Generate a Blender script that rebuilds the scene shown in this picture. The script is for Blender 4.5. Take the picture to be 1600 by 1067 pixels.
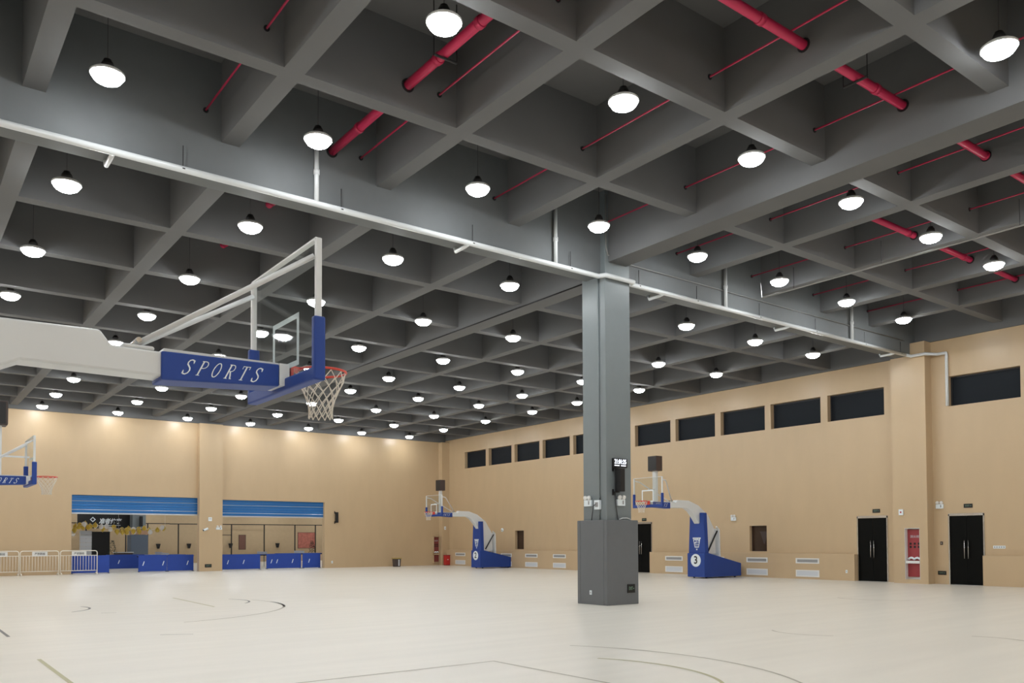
import bpy, math, random
from mathutils import Vector, Matrix
random.seed(7)
PI = math.pi
scene = bpy.context.scene
for o in list(bpy.data.objects): bpy.data.objects.remove(o)
C = scene.collection

# ------------------------------------------------------------------ camera
F_PX, PITCH, ROLL, YAW, PCX, PCY = 1298.08, 0.02886, 0.00439, 0.64798, 800.19, 807.26
cam_data = bpy.data.cameras.new('camera')
cam = bpy.data.objects.new('camera', cam_data); C.objects.link(cam)
cam_data.sensor_width = 36.0
cam_data.lens = F_PX / 1600 * 36.0
cam_data.shift_x = (800 - PCX) / 1600
cam_data.shift_y = (PCY - 533.5) / 1600
cam_data.clip_start = 0.05; cam_data.clip_end = 300
cam.matrix_world = (Matrix.Translation((0, 0, 1.5)) @ Matrix.Rotation(-YAW, 4, 'Z')
                    @ Matrix.Rotation(PI / 2 + PITCH, 4, 'X') @ Matrix.Rotation(-ROLL, 4, 'Z'))
scene.camera = cam
# ------------------------------------------------------------------ world (night outside), view
w = bpy.data.worlds.new('night'); scene.world = w
w.use_nodes = True
w.node_tree.nodes['Background'].inputs[0].default_value = (0.010, 0.012, 0.018, 1)
w.node_tree.nodes['Background'].inputs[1].default_value = 1.0
vs = scene.view_settings
vs.view_transform = 'Standard'; vs.look = 'None'; vs.gamma = 1.0; vs.use_curve_mapping = False
vs.exposure = 0.0
LAMP_STRENGTH = 68.0        # the pendant lamps are the only light of the hall

# ------------------------------------------------------------------ materials
def lin(c):
    return tuple((v / 255 / 12.92) if v / 255 <= 0.04045 else ((v / 255 + 0.055) / 1.055) ** 2.4 for v in c)

def mat(name, rgb, rough=0.6, metal=0.0, noise=0.0, nscale=4.0, bump=0.0, bscale=60.0, spec=0.5, stretch=(1, 1, 1)):
    m = bpy.data.materials.new(name); m.use_nodes = True
    nt = m.node_tree; b = nt.nodes['Principled BSDF']
    col = lin(rgb)
    b.inputs['Base Color'].default_value = (*col, 1)
    b.inputs['Roughness'].default_value = rough
    b.inputs['Metallic'].default_value = metal
    b.inputs['Specular IOR Level'].default_value = spec
    if noise or bump:
        tc = nt.nodes.new('ShaderNodeTexCoord'); mp = nt.nodes.new('ShaderNodeMapping')
        mp.inputs['Scale'].default_value = stretch
        nt.links.new(tc.outputs['Object'], mp.inputs['Vector'])
    if noise:
        n = nt.nodes.new('ShaderNodeTexNoise'); n.inputs['Scale'].default_value = nscale
        n.inputs['Detail'].default_value = 5
        nt.links.new(mp.outputs[0], n.inputs['Vector'])
        r = nt.nodes.new('ShaderNodeValToRGB')
        r.color_ramp.elements[0].position = 0.3; r.color_ramp.elements[1].position = 0.7
        r.color_ramp.elements[0].color = (*[max(0, v * (1 - noise)) for v in col], 1)
        r.color_ramp.elements[1].color = (*[min(1, v * (1 + noise)) for v in col], 1)
        nt.links.new(n.outputs['Fac'], r.inputs[0]); nt.links.new(r.outputs[0], b.inputs['Base Color'])
    if bump:
        n2 = nt.nodes.new('ShaderNodeTexNoise'); n2.inputs['Scale'].default_value = bscale
        nt.links.new(mp.outputs[0], n2.inputs['Vector'])
        bp = nt.nodes.new('ShaderNodeBump'); bp.inputs['Strength'].default_value = bump
        bp.inputs['Distance'].default_value = 0.01
        nt.links.new(n2.outputs['Fac'], bp.inputs['Height']); nt.links.new(bp.outputs[0], b.inputs['Normal'])
    return m

def emis(name, rgb, strength):
    m = bpy.data.materials.new(name); m.use_nodes = True
    nt = m.node_tree; nt.nodes.clear()
    e = nt.nodes.new('ShaderNodeEmission'); o = nt.nodes.new('ShaderNodeOutputMaterial')
    e.inputs[0].default_value = (*rgb, 1); e.inputs[1].default_value = strength
    nt.links.new(e.outputs[0], o.inputs[0]); return m

def clear_glass(name, tint=(0.94, 0.96, 0.96), gloss=0.07):
    m = bpy.data.materials.new(name); m.use_nodes = True
    nt = m.node_tree; nt.nodes.clear()
    t = nt.nodes.new('ShaderNodeBsdfTransparent'); t.inputs[0].default_value = (*tint, 1)
    g = nt.nodes.new('ShaderNodeBsdfGlossy'); g.inputs['Roughness'].default_value = 0.03
    mx = nt.nodes.new('ShaderNodeMixShader'); mx.inputs[0].default_value = gloss
    o = nt.nodes.new('ShaderNodeOutputMaterial')
    nt.links.new(t.outputs[0], mx.inputs[1]); nt.links.new(g.outputs[0], mx.inputs[2]); nt.links.new(mx.outputs[0], o.inputs[0])
    return m

M = {}
M['floor'] = mat('floor_vinyl', (231, 225, 213), 0.34, noise=0.035, nscale=1.6, bump=0.02, bscale=40, stretch=(0.18, 1.6, 1))
M['wall'] = mat('wall_beige', (197, 172, 138), 0.33, noise=0.025, nscale=2.0, stretch=(1, 1, 0.3))
M['wall_dark'] = mat('wall_beige_back_hall', (196, 172, 138), 0.6, noise=0.03)
M['concrete'] = mat('concrete_grey', (106, 107, 108), 0.85, noise=0.05, nscale=0.9, bump=0.08, bscale=25)
M['slab'] = mat('slab_grey', (108, 108, 108), 0.9, noise=0.05, nscale=0.7)
M['bluegrey'] = mat('bluegrey_paint', (120, 128, 131), 0.45, noise=0.02)
M['beamblue'] = mat('beam_bluegrey', (106, 110, 112), 0.6, noise=0.03)
M['pad_grey'] = mat('pad_grey', (104, 107, 110), 0.55, noise=0.02)
M['white_pipe'] = mat('white_pvc', (220, 224, 226), 0.3)
M['grey_pipe'] = mat('grey_conduit', (150, 150, 148), 0.4, 0.4)
M['red_pipe'] = mat('red_paint', (186, 36, 78), 0.45)
M['dark_metal'] = mat('dark_metal', (38, 38, 40), 0.5, 0.3)
M['rod_grey'] = mat('rod_grey', (60, 60, 62), 0.6)
M['lamp_black'] = mat('lamp_black', (26, 26, 28), 0.5)
M['lamp_shell'] = mat('lamp_shell', (205, 205, 205), 0.4)
M['bulb'] = emis('lamp_glow', (0.95, 0.985, 1.0), LAMP_STRENGTH)
M['dark_glass'] = mat('night_glass', (31, 36, 42), 0.6, spec=0.15)
M['window_frame'] = mat('window_frame', (46, 48, 52), 0.4, 0.3)
M['door_glass'] = mat('door_glass', (6, 8, 8), 0.3, spec=0.12)
M['steel'] = mat('brushed_steel', (190, 188, 184), 0.25, 1.0)
M['stand_white'] = mat('stand_white', (218, 220, 220), 0.32)
M['stand_blue'] = mat('stand_blue_pad', (24, 62, 142), 0.5, noise=0.03)
M['glass'] = clear_glass('backboard_glass')
M['white_paint'] = mat('white_paint', (230, 238, 242), 0.5)
M['rim_red'] = mat('rim_red', (214, 72, 56), 0.4)
M['net'] = mat('net_cord', (222, 216, 204), 0.8)
M['black'] = mat('black_plastic', (20, 20, 22), 0.45)
M['clock_brown'] = mat('shot_clock_case', (66, 52, 48), 0.5)
M['shutter_blue'] = mat('shutter_blue', (26, 104, 172), 0.32, 0.15)
M['shutter_bar'] = mat('shutter_bar', (196, 204, 212), 0.3, 0.6)
M['barrier_blue'] = mat('barrier_blue', (32, 70, 164), 0.55, noise=0.04)
M['fence_white'] = mat('fence_white', (232, 226, 214), 0.45)
M['vent_white'] = mat('vent_white', (228, 228, 226), 0.5)
M['vent_slot'] = mat('vent_slot', (150, 150, 150), 0.6)
M['vent_pale'] = mat('vent_pale', (206, 210, 216), 0.5)
M['red_box'] = mat('red_enamel', (190, 44, 42), 0.4)
M['red_cab'] = mat('cabinet_red', (156, 56, 62), 0.4)
M['red_dark'] = mat('cabinet_dark_red', (124, 56, 54), 0.4)
M['niche_door'] = mat('niche_door', (120, 84, 72), 0.5)
M['brown_glass'] = mat('niche_brown', (58, 42, 34), 0.2)
M['bin_dark'] = mat('bin_dark', (74, 64, 62), 0.5)
M['bin_lid'] = mat('bin_lid', (170, 148, 84), 0.5)
M['gold'] = mat('gold_latex', (202, 172, 62), 0.3)
M['balloon_white'] = mat('white_latex', (232, 230, 226), 0.3)
M['sign_black'] = mat('sign_black', (14, 14, 14), 0.5)
M['digit'] = emis('digit_glow', (0.85, 0.9, 1.0), 2.2)
M['green_text'] = mat('sign_green', (120, 150, 128), 0.5)
M['olive_line'] = mat('line_olive', (184, 177, 138), 0.5)
M['dark_line'] = mat('line_dark', (112, 108, 104), 0.5)
M['faint_line'] = mat('line_faint', (176, 168, 152), 0.5)
M['table_blue'] = mat('table_blue', (44, 72, 150), 0.45)
M['slate_door'] = mat('slate_door', (96, 108, 124), 0.5)
M['panel_white'] = mat('panel_white', (190, 192, 196), 0.6)
M['poster_red'] = mat('poster_red', (186, 112, 98), 0.6, noise=0.25, nscale=6)
M['foliage'] = mat('foliage_dark', (32, 46, 34), 0.7)
M['pot'] = mat('pot_brown', (90, 72, 50), 0.7)
M['banner_pink'] = mat('banner_pink', (176, 140, 112), 0.7)
M['cable'] = mat('cable_grey', (70, 72, 76), 0.6)
M['orange'] = mat('orange', (222, 140, 40), 0.5)

# ------------------------------------------------------------------ mesh helpers
class MB:
    def __init__(s): s.v = []; s.f = []
    def raw(s, vs, fs):
        n = len(s.v); s.v += [tuple(p) for p in vs]; s.f += [tuple(i + n for i in q) for q in fs]; return s
    def box(s, a, b):
        x0, y0, z0 = [min(a[i], b[i]) for i in range(3)]; x1, y1, z1 = [max(a[i], b[i]) for i in range(3)]
        return s.raw([(x0, y0, z0), (x1, y0, z0), (x1, y1, z0), (x0, y1, z0), (x0, y0, z1), (x1, y0, z1), (x1, y1, z1), (x0, y1, z1)],
                     [(0, 3, 2, 1), (4, 5, 6, 7), (0, 1, 5, 4), (1, 2, 6, 5), (2, 3, 7, 6), (3, 0, 4, 7)])
    def tube(s, pts, r, n=10, r2=None, cap=True):
        pts = [Vector(p) for p in pts]; k = len(pts); rings = []
        up = None
        for i, p in enumerate(pts):
            t = (pts[min(i + 1, k - 1)] - pts[max(i - 1, 0)]).normalized()
            if up is None:
                up = Vector((0, 0, 1)) if abs(t.z) < 0.9 else Vector((1, 0, 0))
            a = t.cross(up)
            if a.length < 1e-4: a = t.cross(Vector((0, 1, 0)))
            a.normalize(); b = a.cross(t).normalized(); up = b
            rr = r if r2 is None else r + (r2 - r) * i / (k - 1)
            rings.append([p + a * math.cos(2 * PI * j / n) * rr + b * math.sin(2 * PI * j / n) * rr for j in range(n)])
        vs = [q for rg in rings for q in rg]; fs = []
        for i in range(k - 1):
            for j in range(n):
                fs.append((i * n + j, i * n + (j + 1) % n, (i + 1) * n + (j + 1) % n, (i + 1) * n + j))
        if cap: fs += [tuple(range(n))[::-1], tuple((k - 1) * n + j for j in range(n))]
        return s.raw(vs, fs)
    def lathe(s, prof, n=24, c=(0, 0, 0)):
        vs = []; fs = []
        for r, z in prof:
            vs += [(c[0] + math.cos(2 * PI * j / n) * r, c[1] + math.sin(2 * PI * j / n) * r, c[2] + z) for j in range(n)]
        for i in range(len(prof) - 1):
            for j in range(n):
                fs.append((i * n + j, i * n + (j + 1) % n, (i + 1) * n + (j + 1) % n, (i + 1) * n + j))
        fs += [tuple(range(n))[::-1], tuple((len(prof) - 1) * n + j for j in range(n))]
        return s.raw(vs, fs)
    def prism(s, poly, axis, a, b):
        """poly: 2D points; axis: the extruded axis index"""
        def P(p, h):
            q = [0, 0, 0]; idx = [i for i in range(3) if i != axis]
            q[idx[0]], q[idx[1]] = p; q[axis] = h; return tuple(q)
        n = len(poly); vs = [P(p, a) for p in poly] + [P(p, b) for p in poly]
        fs = [tuple(range(n))[::-1], tuple(range(n, 2 * n))] + [(i, (i + 1) % n, n + (i + 1) % n, n + i) for i in range(n)]
        return s.raw(vs, fs)
    def torus(s, c, R, r, n=40, m=10):
        vs = []; fs = []
        for i in range(n):
            a = 2 * PI * i / n
            for j in range(m):
                b = 2 * PI * j / m
                vs.append((c[0] + math.cos(a) * (R + r * math.cos(b)), c[1] + math.sin(a) * (R + r * math.cos(b)), c[2] + r * math.sin(b)))
        for i in range(n):
            for j in range(m):
                fs.append((i * m + j, ((i + 1) % n) * m + j, ((i + 1) % n) * m + (j + 1) % m, i * m + (j + 1) % m))
        return s.raw(vs, fs)
    def mesh(s, name, m, smooth=False):
        me = bpy.data.meshes.new(name); me.from_pydata(s.v, [], s.f); me.update()
        import bmesh
        bm = bmesh.new(); bm.from_mesh(me); bmesh.ops.recalc_face_normals(bm, faces=bm.faces); bm.to_mesh(me); bm.free()
        me.materials.append(M[m] if isinstance(m, str) else m)
        if smooth:
            for p in me.polygons: p.use_smooth = len(p.vertices) <= 4
        return me
    def build(s, name, m, parent=None, smooth=False, bevel=0.0, loc=None):
        o = link(name, s.mesh(name, m, smooth), parent)
        if loc is not None: o.location = loc
        if bevel:
            b = o.modifiers.new('bevel', 'BEVEL'); b.width = bevel; b.segments = 2; b.limit_method = 'ANGLE'; b.angle_limit = 0.6
        return o

def link(name, data, parent=None):
    o = bpy.data.objects.new(name, data); C.objects.link(o)
    if parent is not None: o.parent = parent
    return o
def tag(o, label, cat, group=None):
    o['label'] = label; o['category'] = cat
    if group: o['group'] = group
    return o
def thing(name, label, cat, loc=(0, 0, 0), rz=0, group=None):
    o = link(name, None); o.location = loc; o.rotation_euler = (0, 0, rz); o.empty_display_size = 0.2
    return tag(o, label, cat, group)
def struct(o, label=None):
    o['kind'] = 'structure'
    if label: o['label'] = label
    return o
def children(o): return [c for c in C.objects if c.parent == o]
def copy_tree(o, kids):
    c = o.copy(); C.objects.link(c)
    for k in kids:
        d = k.copy(); C.objects.link(d); d.parent = c
    return c

def text_mesh(name, body, size, m, parent, loc, rot, shear=0.0, extrude=0.002, spacing=1.0, width=None, bold=0.0):
    cu = bpy.data.curves.new(name, 'FONT'); cu.body = body; cu.size = size; cu.align_x = 'CENTER'; cu.align_y = 'CENTER'
    cu.extrude = extrude; cu.shear = shear; cu.space_character = spacing; cu.offset = bold; cu.resolution_u = 3
    t = bpy.data.objects.new(name, cu); C.objects.link(t)
    bpy.context.view_layer.update()
    me = bpy.data.meshes.new_from_object(t.evaluated_get(bpy.context.evaluated_depsgraph_get()))
    bpy.data.objects.remove(t); bpy.data.curves.remove(cu)
    me.materials.clear(); me.materials.append(M[m])
    if width:
        xs = [v.co.x for v in me.vertices]
        if xs:
            k = width / (max(xs) - min(xs)); me.transform(Matrix.Scale(k, 4, (1, 0, 0)))
    o = link(name, me, parent); o.location = loc; o.rotation_euler = rot
    return o
FACE_NY = (PI / 2, 0, 0)            # readable from -Y
FACE_PY = (PI / 2, 0, PI)
FACE_NX = (PI / 2, 0, -PI / 2)      # readable from -X
FACE_PX = (PI / 2, 0, PI / 2)

def wall_mesh(axis, face, back, u0, u1, z0, z1, holes):
    """wall slab with rectangular holes. axis 0: wall face at x=face, u is y. axis 1: face at y=face, u is x."""
    mb = MB()
    us = sorted({u0, u1, *[h[0] for h in holes], *[h[1] for h in holes]}); zs = sorted({z0, z1, *[h[2] for h in holes], *[h[3] for h in holes]})
    us = [u for u in us if u0 <= u <= u1]; zs = [z for z in zs if z0 <= z <= z1]
    def solid(i, j):
        if i < 0 or j < 0 or i >= len(us) - 1 or j >= len(zs) - 1: return False
        cu = (us[i] + us[i + 1]) / 2; cz = (zs[j] + zs[j + 1]) / 2
        return not any(h[0] < cu < h[1] and h[2] < cz < h[3] for h in holes)
    def P(d, u, z): return (d, u, z) if axis == 0 else (u, d, z)
    for i in range(len(us) - 1):
        for j in range(len(zs) - 1):
            if not solid(i, j): continue
            a, b, c, d = us[i], us[i + 1], zs[j], zs[j + 1]
            for dd in (face, back):
                mb.raw([P(dd, a, c), P(dd, b, c), P(dd, b, d), P(dd, a, d)], [(0, 1, 2, 3)])
            for (ni, nj, q) in ((i - 1, j, ((a, c), (a, d))), (i + 1, j, ((b, c), (b, d))), (i, j - 1, ((a, c), (b, c))), (i, j + 1, ((a, d), (b, d)))):
                if not solid(ni, nj):
                    (p0, p1) = q
                    mb.raw([P(face, *p0), P(face, *p1), P(back, *p1), P(back, *p0)], [(0, 1, 2, 3)])
    # weld
    me_v = {}; vs = []; fs = []
    for f in mb.f:
        q = []
        for i in f:
            k = tuple(round(c, 4) for c in mb.v[i])
            if k not in me_v: me_v[k] = len(vs); vs.append(k)
            q.append(me_v[k])
        fs.append(tuple(q))
    out = MB(); out.v = vs; out.f = fs; return out

ORD = ['first', 'second', 'third', 'fourth', 'fifth', 'sixth', 'seventh', 'eighth', 'ninth', 'tenth', 'eleventh', 'twelfth']

# ================================================================== STRUCTURE
XW, YW = 28.075, 43.956            # faces of right and back wall
XL, YN = -9.0, -9.0                # unseen left and near walls
YB, XA = 14.408, 13.747            # the two deep beams that meet on the column
ZN, ZF = 8.33, 7.81                # underside of ribs, near bay / far bay
SN, SF = 9.70, 9.22                # underside of slab
Y2 = 62.0                          # back wall of the hall behind the openings

floor = struct(MB().box((XL - .2, YN - .2, -0.2), (XW + .4, Y2 + .3, 0)).build('floor', 'floor'), 'pale cream sports floor with faint court lines')
def strip(pts, width, m):
    mb = MB(); n = len(pts); L = []; R = []
    for i, p in enumerate(pts):
        a = Vector(pts[max(i - 1, 0)]); b = Vector(pts[min(i + 1, n - 1)]); t = (b - a).normalized(); nn = Vector((-t.y, t.x)) * width / 2
        L.append((p[0] + nn.x, p[1] + nn.y, 0.0022)); R.append((p[0] - nn.x, p[1] - nn.y, 0.0022))
    mb.raw(L + R, [(i, i + 1, n + i + 1, n + i) for i in range(n - 1)])
    return mb.build('court_line', m, floor)
def arc(c, r, a0, a1, n=24): return [(c[0] + r * math.cos(a0 + (a1 - a0) * i / n), c[1] + r * math.sin(a0 + (a1 - a0) * i / n)) for i in range(n + 1)]
strip([(1.62, 3.0), (1.62, 12.25)], 0.05, 'olive_line')
strip([(1.62, 15.47), (1.62, 30.0)], 0.05, 'dark_line')
strip([(3.2, 8.44), (6.09, 8.44), ], 0.035, 'faint_line')
strip([(6.09, 8.46), (6.10, 5.9)], 0.035, 'faint_line')
strip(arc((5.6, 6.9), 1.9, -0.85, 0.5), 0.045, 'olive_line')
strip(arc((4.9, 7.2), 3.45, -0.75, 0.55), 0.035, 'faint_line')
strip(arc((3.6, 20.2), 4.15, -1.35, 0.25), 0.05, 'faint_line')
strip(arc((3.6, 20.2), 4.16, -0.42, 0.02), 0.055, 'dark_line')
strip(arc((5.9, 21.2), 1.55, -0.7, 0.5), 0.05, 'dark_line')
strip(arc((2.4, 21.2), 1.4, -0.9, 0.35), 0.05, 'dark_line')
strip([(6.25, 23.43), (6.14, 19.55)], 0.05, 'olive_line')
strip([(3.6, 14.21), (4.05, 13.97)], 0.03, 'dark_line')
strip([(3.71, 19.37), (4.0, 19.33)], 0.03, 'dark_line')
strip(arc((12.3, 7.9), 0.75, 2.4, 4.0), 0.03, 'faint_line')
strip(arc((12.7, 5.6), 0.75, -1.5, 0.5), 0.04, 'faint_line')
strip(arc((20.6, 11.4), 1.2, 2.6, 4.2), 0.05, 'faint_line')

# --- ceiling: slab with ribs and deep beams
ceil_mb = MB()
ceil_mb.box((XL - .2, YN - .2, SN), (XW + .4, YB + .2, SN + .25)); ceil_mb.box((XL - .2, YB + .2, SF), (XW + .4, YW + .3, SN + .25))
ceiling = struct(ceil_mb.build('ceiling', 'slab'), 'dark grey coffered concrete ceiling of deep ribs')
XR = [-7.3, -4.3, 1.72, 4.67, 7.63, 10.79, 16.66, 19.64, 22.52, 25.22]
YRN = [-6.6, -3.6, 2.4, 5.445, 8.507, 11.494]
YRF = [17.46, 20.5, 23.62, 26.64, 33.0, 35.75, 38.5, 41.25]
HX, HY = 0.155, 0.14
XA2, YB0, YB2 = -1.3, -0.6, 30.0
HA, HB = 0.29, 0.25
# ribs running towards the back wall (continuous)
for x in XR:
    MB().box((x - HX, YN, ZN), (x + HX, YB - HB, SN)).build('rib', 'concrete', ceiling)
    MB().box((x - HX, YB + HB, ZF), (x + HX, YW - .1, SF)).build('rib', 'concrete', ceiling)
for x in (XA2, XA):
    MB().box((x - HA, YN, 8.02), (x + HA, YB - HB, SN)).build('main_beam', 'concrete', ceiling)
    MB().box((x - HA, YB + HB, 7.735), (x + HA, YW - .1, SF)).build('main_beam', 'concrete', ceiling)
# ribs across, cut between the others
allx = sorted([(x, HX) for x in XR] + [(XA2, HA), (XA, HA)])
def cross(y, h, z, s, name='rib'):
    mb = MB(); x0 = XL
    for x, hh in allx:
        mb.box((x0, y - h, z), (x - hh, y + h, s)); x0 = x + hh
    mb.box((x0, y - h, z), (XW - .1, y + h, s))
    return mb.build(name, 'concrete', ceiling)
for y in YRN: cross(y, HY, ZN, SN)
for y in YRF: cross(y, HY, ZF, SF)
cross(YB0, 0.25, 8.0, SN, 'main_beam'); cross(YB2, 0.2, 7.775, SF, 'main_beam')
MB().box((XL, YB - HB, 7.697), (XW - .1, YB + HB, SN)).build('main_beam', 'beamblue', ceiling)
# edge beams over the walls
MB().box((XW - .1, YN, 8.12), (XW + .3, YB, SN)).build('edge_beam', 'concrete', ceiling)
MB().box((XW - .1, YB, 7.76), (XW + .3, YW + .3, SN)).build('edge_beam', 'concrete', ceiling)
MB().box((XL, YW - .1, 7.64), (XW - .1, YW + .3, SF)).build('edge_beam', 'concrete', ceiling)

# --- right wall with clerestory windows, doors and niches
WIN = [(y, y + 2.2) for y in (39.62, 37.12, 34.63, 32.15, 29.68, 25.3, 22.8, 20.3, 17.82, 15.33, 10.92, 8.42)]
WZ0, WZ1 = 5.885, 6.87
DOORS = [(26.47, 27.9), (15.27, 16.42), (12.06, 13.19)]
holes = [(a, b, WZ0, WZ1) for a, b in WIN] + [(a, b, 0.0, 2.31) for a, b in DOORS] + [(20.28, 21.1, 1.03, 2.06), (36.03, 36.81, 1.03, 2.06)]
wall_right = struct(wall_mesh(0, XW, XW + .3, YN - .2, YW + .3, 0.0, 9.6, holes).build('wall_right', 'wall'), 'beige right wall with a row of high windows')
# dado: the lower part of the wall stands a little proud
mb = MB()
for a, b in ((YN, 12.06), (16.44, 26.47), (27.95, YW)):
    mb.box((XW - .18, a, 0), (XW, b, 0.96))
struct(mb.build('trim_1', 'wall'), 'low beige dado standing proud of the right wall')
struct(MB().box((27.65, 13.67, 0), (XW, 13.94, 8.12)).box((27.65, 14.46, 0), (XW, 14.85, 7.697)).box((27.65, 13.94, 1.87), (XW, 14.46, 7.697))
       .box((27.65, 13.94, 0), (XW, 14.46, 0.14)).box((27.65, 13.94, 7.697), (XW, YB - HB, 8.12)).build('trim_2', 'wall'),
       'beige pilaster on the right wall between two black doors')
for i, (a, b) in enumerate(WIN):
    o = struct(MB().box((XW + .20, a, WZ0), (XW + .27, a + .05, WZ1)).box((XW + .20, b - .05, WZ0), (XW + .27, b, WZ1))
               .box((XW + .20, a + .05, WZ0), (XW + .27, b - .05, WZ0 + .04)).box((XW + .20, a + .05, WZ1 - .04), (XW + .27, b - .05, WZ1)).build('window_%d' % (i + 1), 'window_frame'),
               'dark clerestory window, %s from the back corner on right wall' % ORD[i])
    MB().box((XW + .225, a + .05, WZ0 + .04), (XW + .245, b - .05, WZ1 - .04)).build('pane', 'dark_glass', o)
DL = ['black glass double door on right wall, half hidden behind the column', 'black glass double door left of the right-hand pilaster', 'black glass double door right of the pilaster, nearest the camera']
for i, (a, b) in enumerate(DOORS):
    fr = MB().box((XW - .02, a, 0), (XW + .12, a + .04, 2.31)).box((XW - .02, b - .04, 0), (XW + .12, b, 2.31)).box((XW - .02, a, 2.25), (XW + .12, b, 2.33))
    o = struct(fr.build('door_%d' % (i + 1), 'steel'), DL[i])
    m = (a + b) / 2
    for p, q, hy in ((a + .04, m - .004, m - .06), (m + .004, b - .04, m + .06)):
        lf = MB().box((XW + .03, p, 0.015), (XW + .06, q, 2.25)).build('door_leaf', 'door_glass', o)
        MB().tube([(XW - .03, hy, 0.85), (XW - .03, hy, 1.45)], 0.014, 8).tube([(XW - .03, hy, 0.95), (XW + .03, hy, 0.95)], 0.009, 6).tube([(XW - .03, hy, 1.35), (XW + .03, hy, 1.35)], 0.009, 6).build('handle', 'steel', lf, True)

# --- back wall with two shutter openings
OPL, OPR = (7.10, 13.02), (14.1, 19.93)
wall_back = struct(wall_mesh(1, YW, YW + .3, XL - .2, XW + .3, 0.0, 9.2, [(*OPL, 0.0, 3.78), (*OPR, 0.0, 3.72)]).build('wall_back', 'wall'), 'beige back wall with two wide shutter openings')
struct(MB().box((12.91, 43.62, 0), (14.09, YW, 7.62)).build('trim_3', 'wall'), 'beige pilaster between the two shutter openings')
struct(MB().box((27.55, 43.55, 0), (XW, YW, 7.62)).build('trim_4', 'wall'), 'beige corner pilaster where back and right wall meet')
struct(MB().box((XL - .3, YN - .3, 0), (XL, YW + .3, SN)).build('wall_left', 'wall'), 'beige left wall outside the picture')
struct(MB().box((XL, YN - .3, 0), (XW + .4, YN, SN)).build('wall_front', 'wall'), 'beige wall behind the camera')
# hall behind
struct(MB().box((2.0, Y2, 0), (36.0, Y2 + .3, 5.2)).build('wall_far', 'wall_dark'), 'beige far wall of the hall behind the openings')
struct(MB().box((1.8, YW + .3, 0), (2.0, Y2, 5.2)).build('wall_far_left', 'wall_dark'), 'beige side wall of the hall behind, left')
struct(MB().box((36.0, YW + .3, 0), (36.2, Y2, 5.2)).build('wall_far_right', 'wall_dark'), 'beige side wall of the hall behind, right')
struct(MB().box((2.0, YW + .3, 5.2), (36.0, Y2, 5.4)).build('ceiling_far', 'slab'), 'grey ceiling of the hall behind')
struct(MB().box((XW + .4, YW + .3, -.2), (36.2, Y2, 0)).build('floor_far', 'floor'), 'pale floor of the hall behind')

# --- the column and its pad
PXC, PYC = 13.747, 14.40
col = struct(MB().box((PXC - .4, PYC - .4, 0), (PXC + .4, PYC + .4, 9.7)).build('trim_5', 'bluegrey', bevel=0.012), 'blue-grey square column in the middle of the hall')
pad = thing('column_pad', 'dark grey safety pad wrapped round the foot of the column', 'pad', (PXC, PYC, 0))
a, b = 0.405, 0.51
MB().box((-b, -b, 0), (b, -a, 1.97)).build('pad_panel', 'pad_grey', pad, bevel=.012)
MB().box((-b, a, 0), (b, b, 1.97)).build('pad_panel', 'pad_grey', pad, bevel=.012)
MB().box((-b, -a, 0), (-a, a, 1.97)).build('pad_panel', 'pad_grey', pad, bevel=.012)
MB().box((a, -a, 0), (b, a, 1.97)).build('pad_panel', 'pad_grey', pad, bevel=.012)

# ================================================================== LAMPS
DN = 14; NL = 20
dm = MB().lathe([(0.224, -0.012), (0.224, -0.024), (0.213, -0.056), (0.182, -0.1), (0.122, -0.135), (0.055, -0.151), (0.01, -0.153)], NL)
lamp_parts = {}
def lamp_meshes():
    d = dm.mesh('diffuser', 'bulb', True)
    s = MB().lathe([(0.232, -0.03), (0.238, -0.03), (0.238, 0.0), (0.2, 0.03), (0.13, 0.06), (0.085, 0.07)], NL).mesh('shell', 'lamp_shell', True)
    h = MB().lathe([(0.09, 0.065), (0.088, 0.13), (0.07, 0.17), (0.055, 0.175), (0.055, 0.20), (0.02, 0.21)], 14).mesh('housing', 'lamp_black', True)
    r = MB().tube([(0, 0, 0.18), (0, 0, 1.18)], 0.005, 6).mesh('rod', 'rod_grey', True)
    return d, s, h, r
LD, LS, LH, LR = lamp_meshes()
def lamp(x, y, z, top, label, group):
    t = thing('pendant_lamp', label, 'lamp', (x, y, z), 0, group)
    link('diffuser', LD, t); link('shell', LS, t); link('housing', LH, t)
    r = link('rod', LR, t); r.scale = (1, 1, max(top - z - 0.18, 0.02)); r.location = (0, 0, 0.18 - 0.18 * r.scale[2])
    return t
K = 0.988
LXF = [v * K for v in (2.48, 5.74, 8.95, 12.2, 15.42, 18.68, 21.92, 25.08)]
LXN = [v * K for v in (2.52, 5.8, 9.1, 12.3, 15.53, 18.8, 22.0, 25.2)]
LYF = [v * K for v in (16.17, 20.28, 24.3, 28.2, 31.48, 35.4, 39.5, 43.3)]
LYN = [v * K for v in (4.96, 9.1, 13.08)]
ZLF, ZLN = 1.5 + 6.3 * K, 1.5 + 6.85 * K
def top_at(x, y, near):
    s, rb = (SN, ZN) if near else (SF, ZF)
    if abs(x - XA) < HA + .02: return 8.02 if near else 7.735
    if any(abs(x - v) < HX + .02 for v in XR): return rb
    ys = YRN if near else YRF
    if any(abs(y - v) < HY + .02 for v in ys): return rb
    return s
rowname = lambda n: 'row nearest the back wall' if n == 0 else '%s row from the back wall' % ORD[n]
for j, y in enumerate(LYN + LYF):
    near = j < 3; row = len(LYN + LYF) - 1 - j
    for i, x in enumerate(LXN if near else LXF):
        c = 7 - i
        pos = 'nearest the right wall' if c == 0 else '%s from the right wall' % ORD[c]
        lamp(x, y, ZLN if near else ZLF, top_at(x, y, near), 'lit round pendant lamp, %s, %s' % (pos, rowname(row)), 'pendant lamps in rows under the ceiling')
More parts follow.
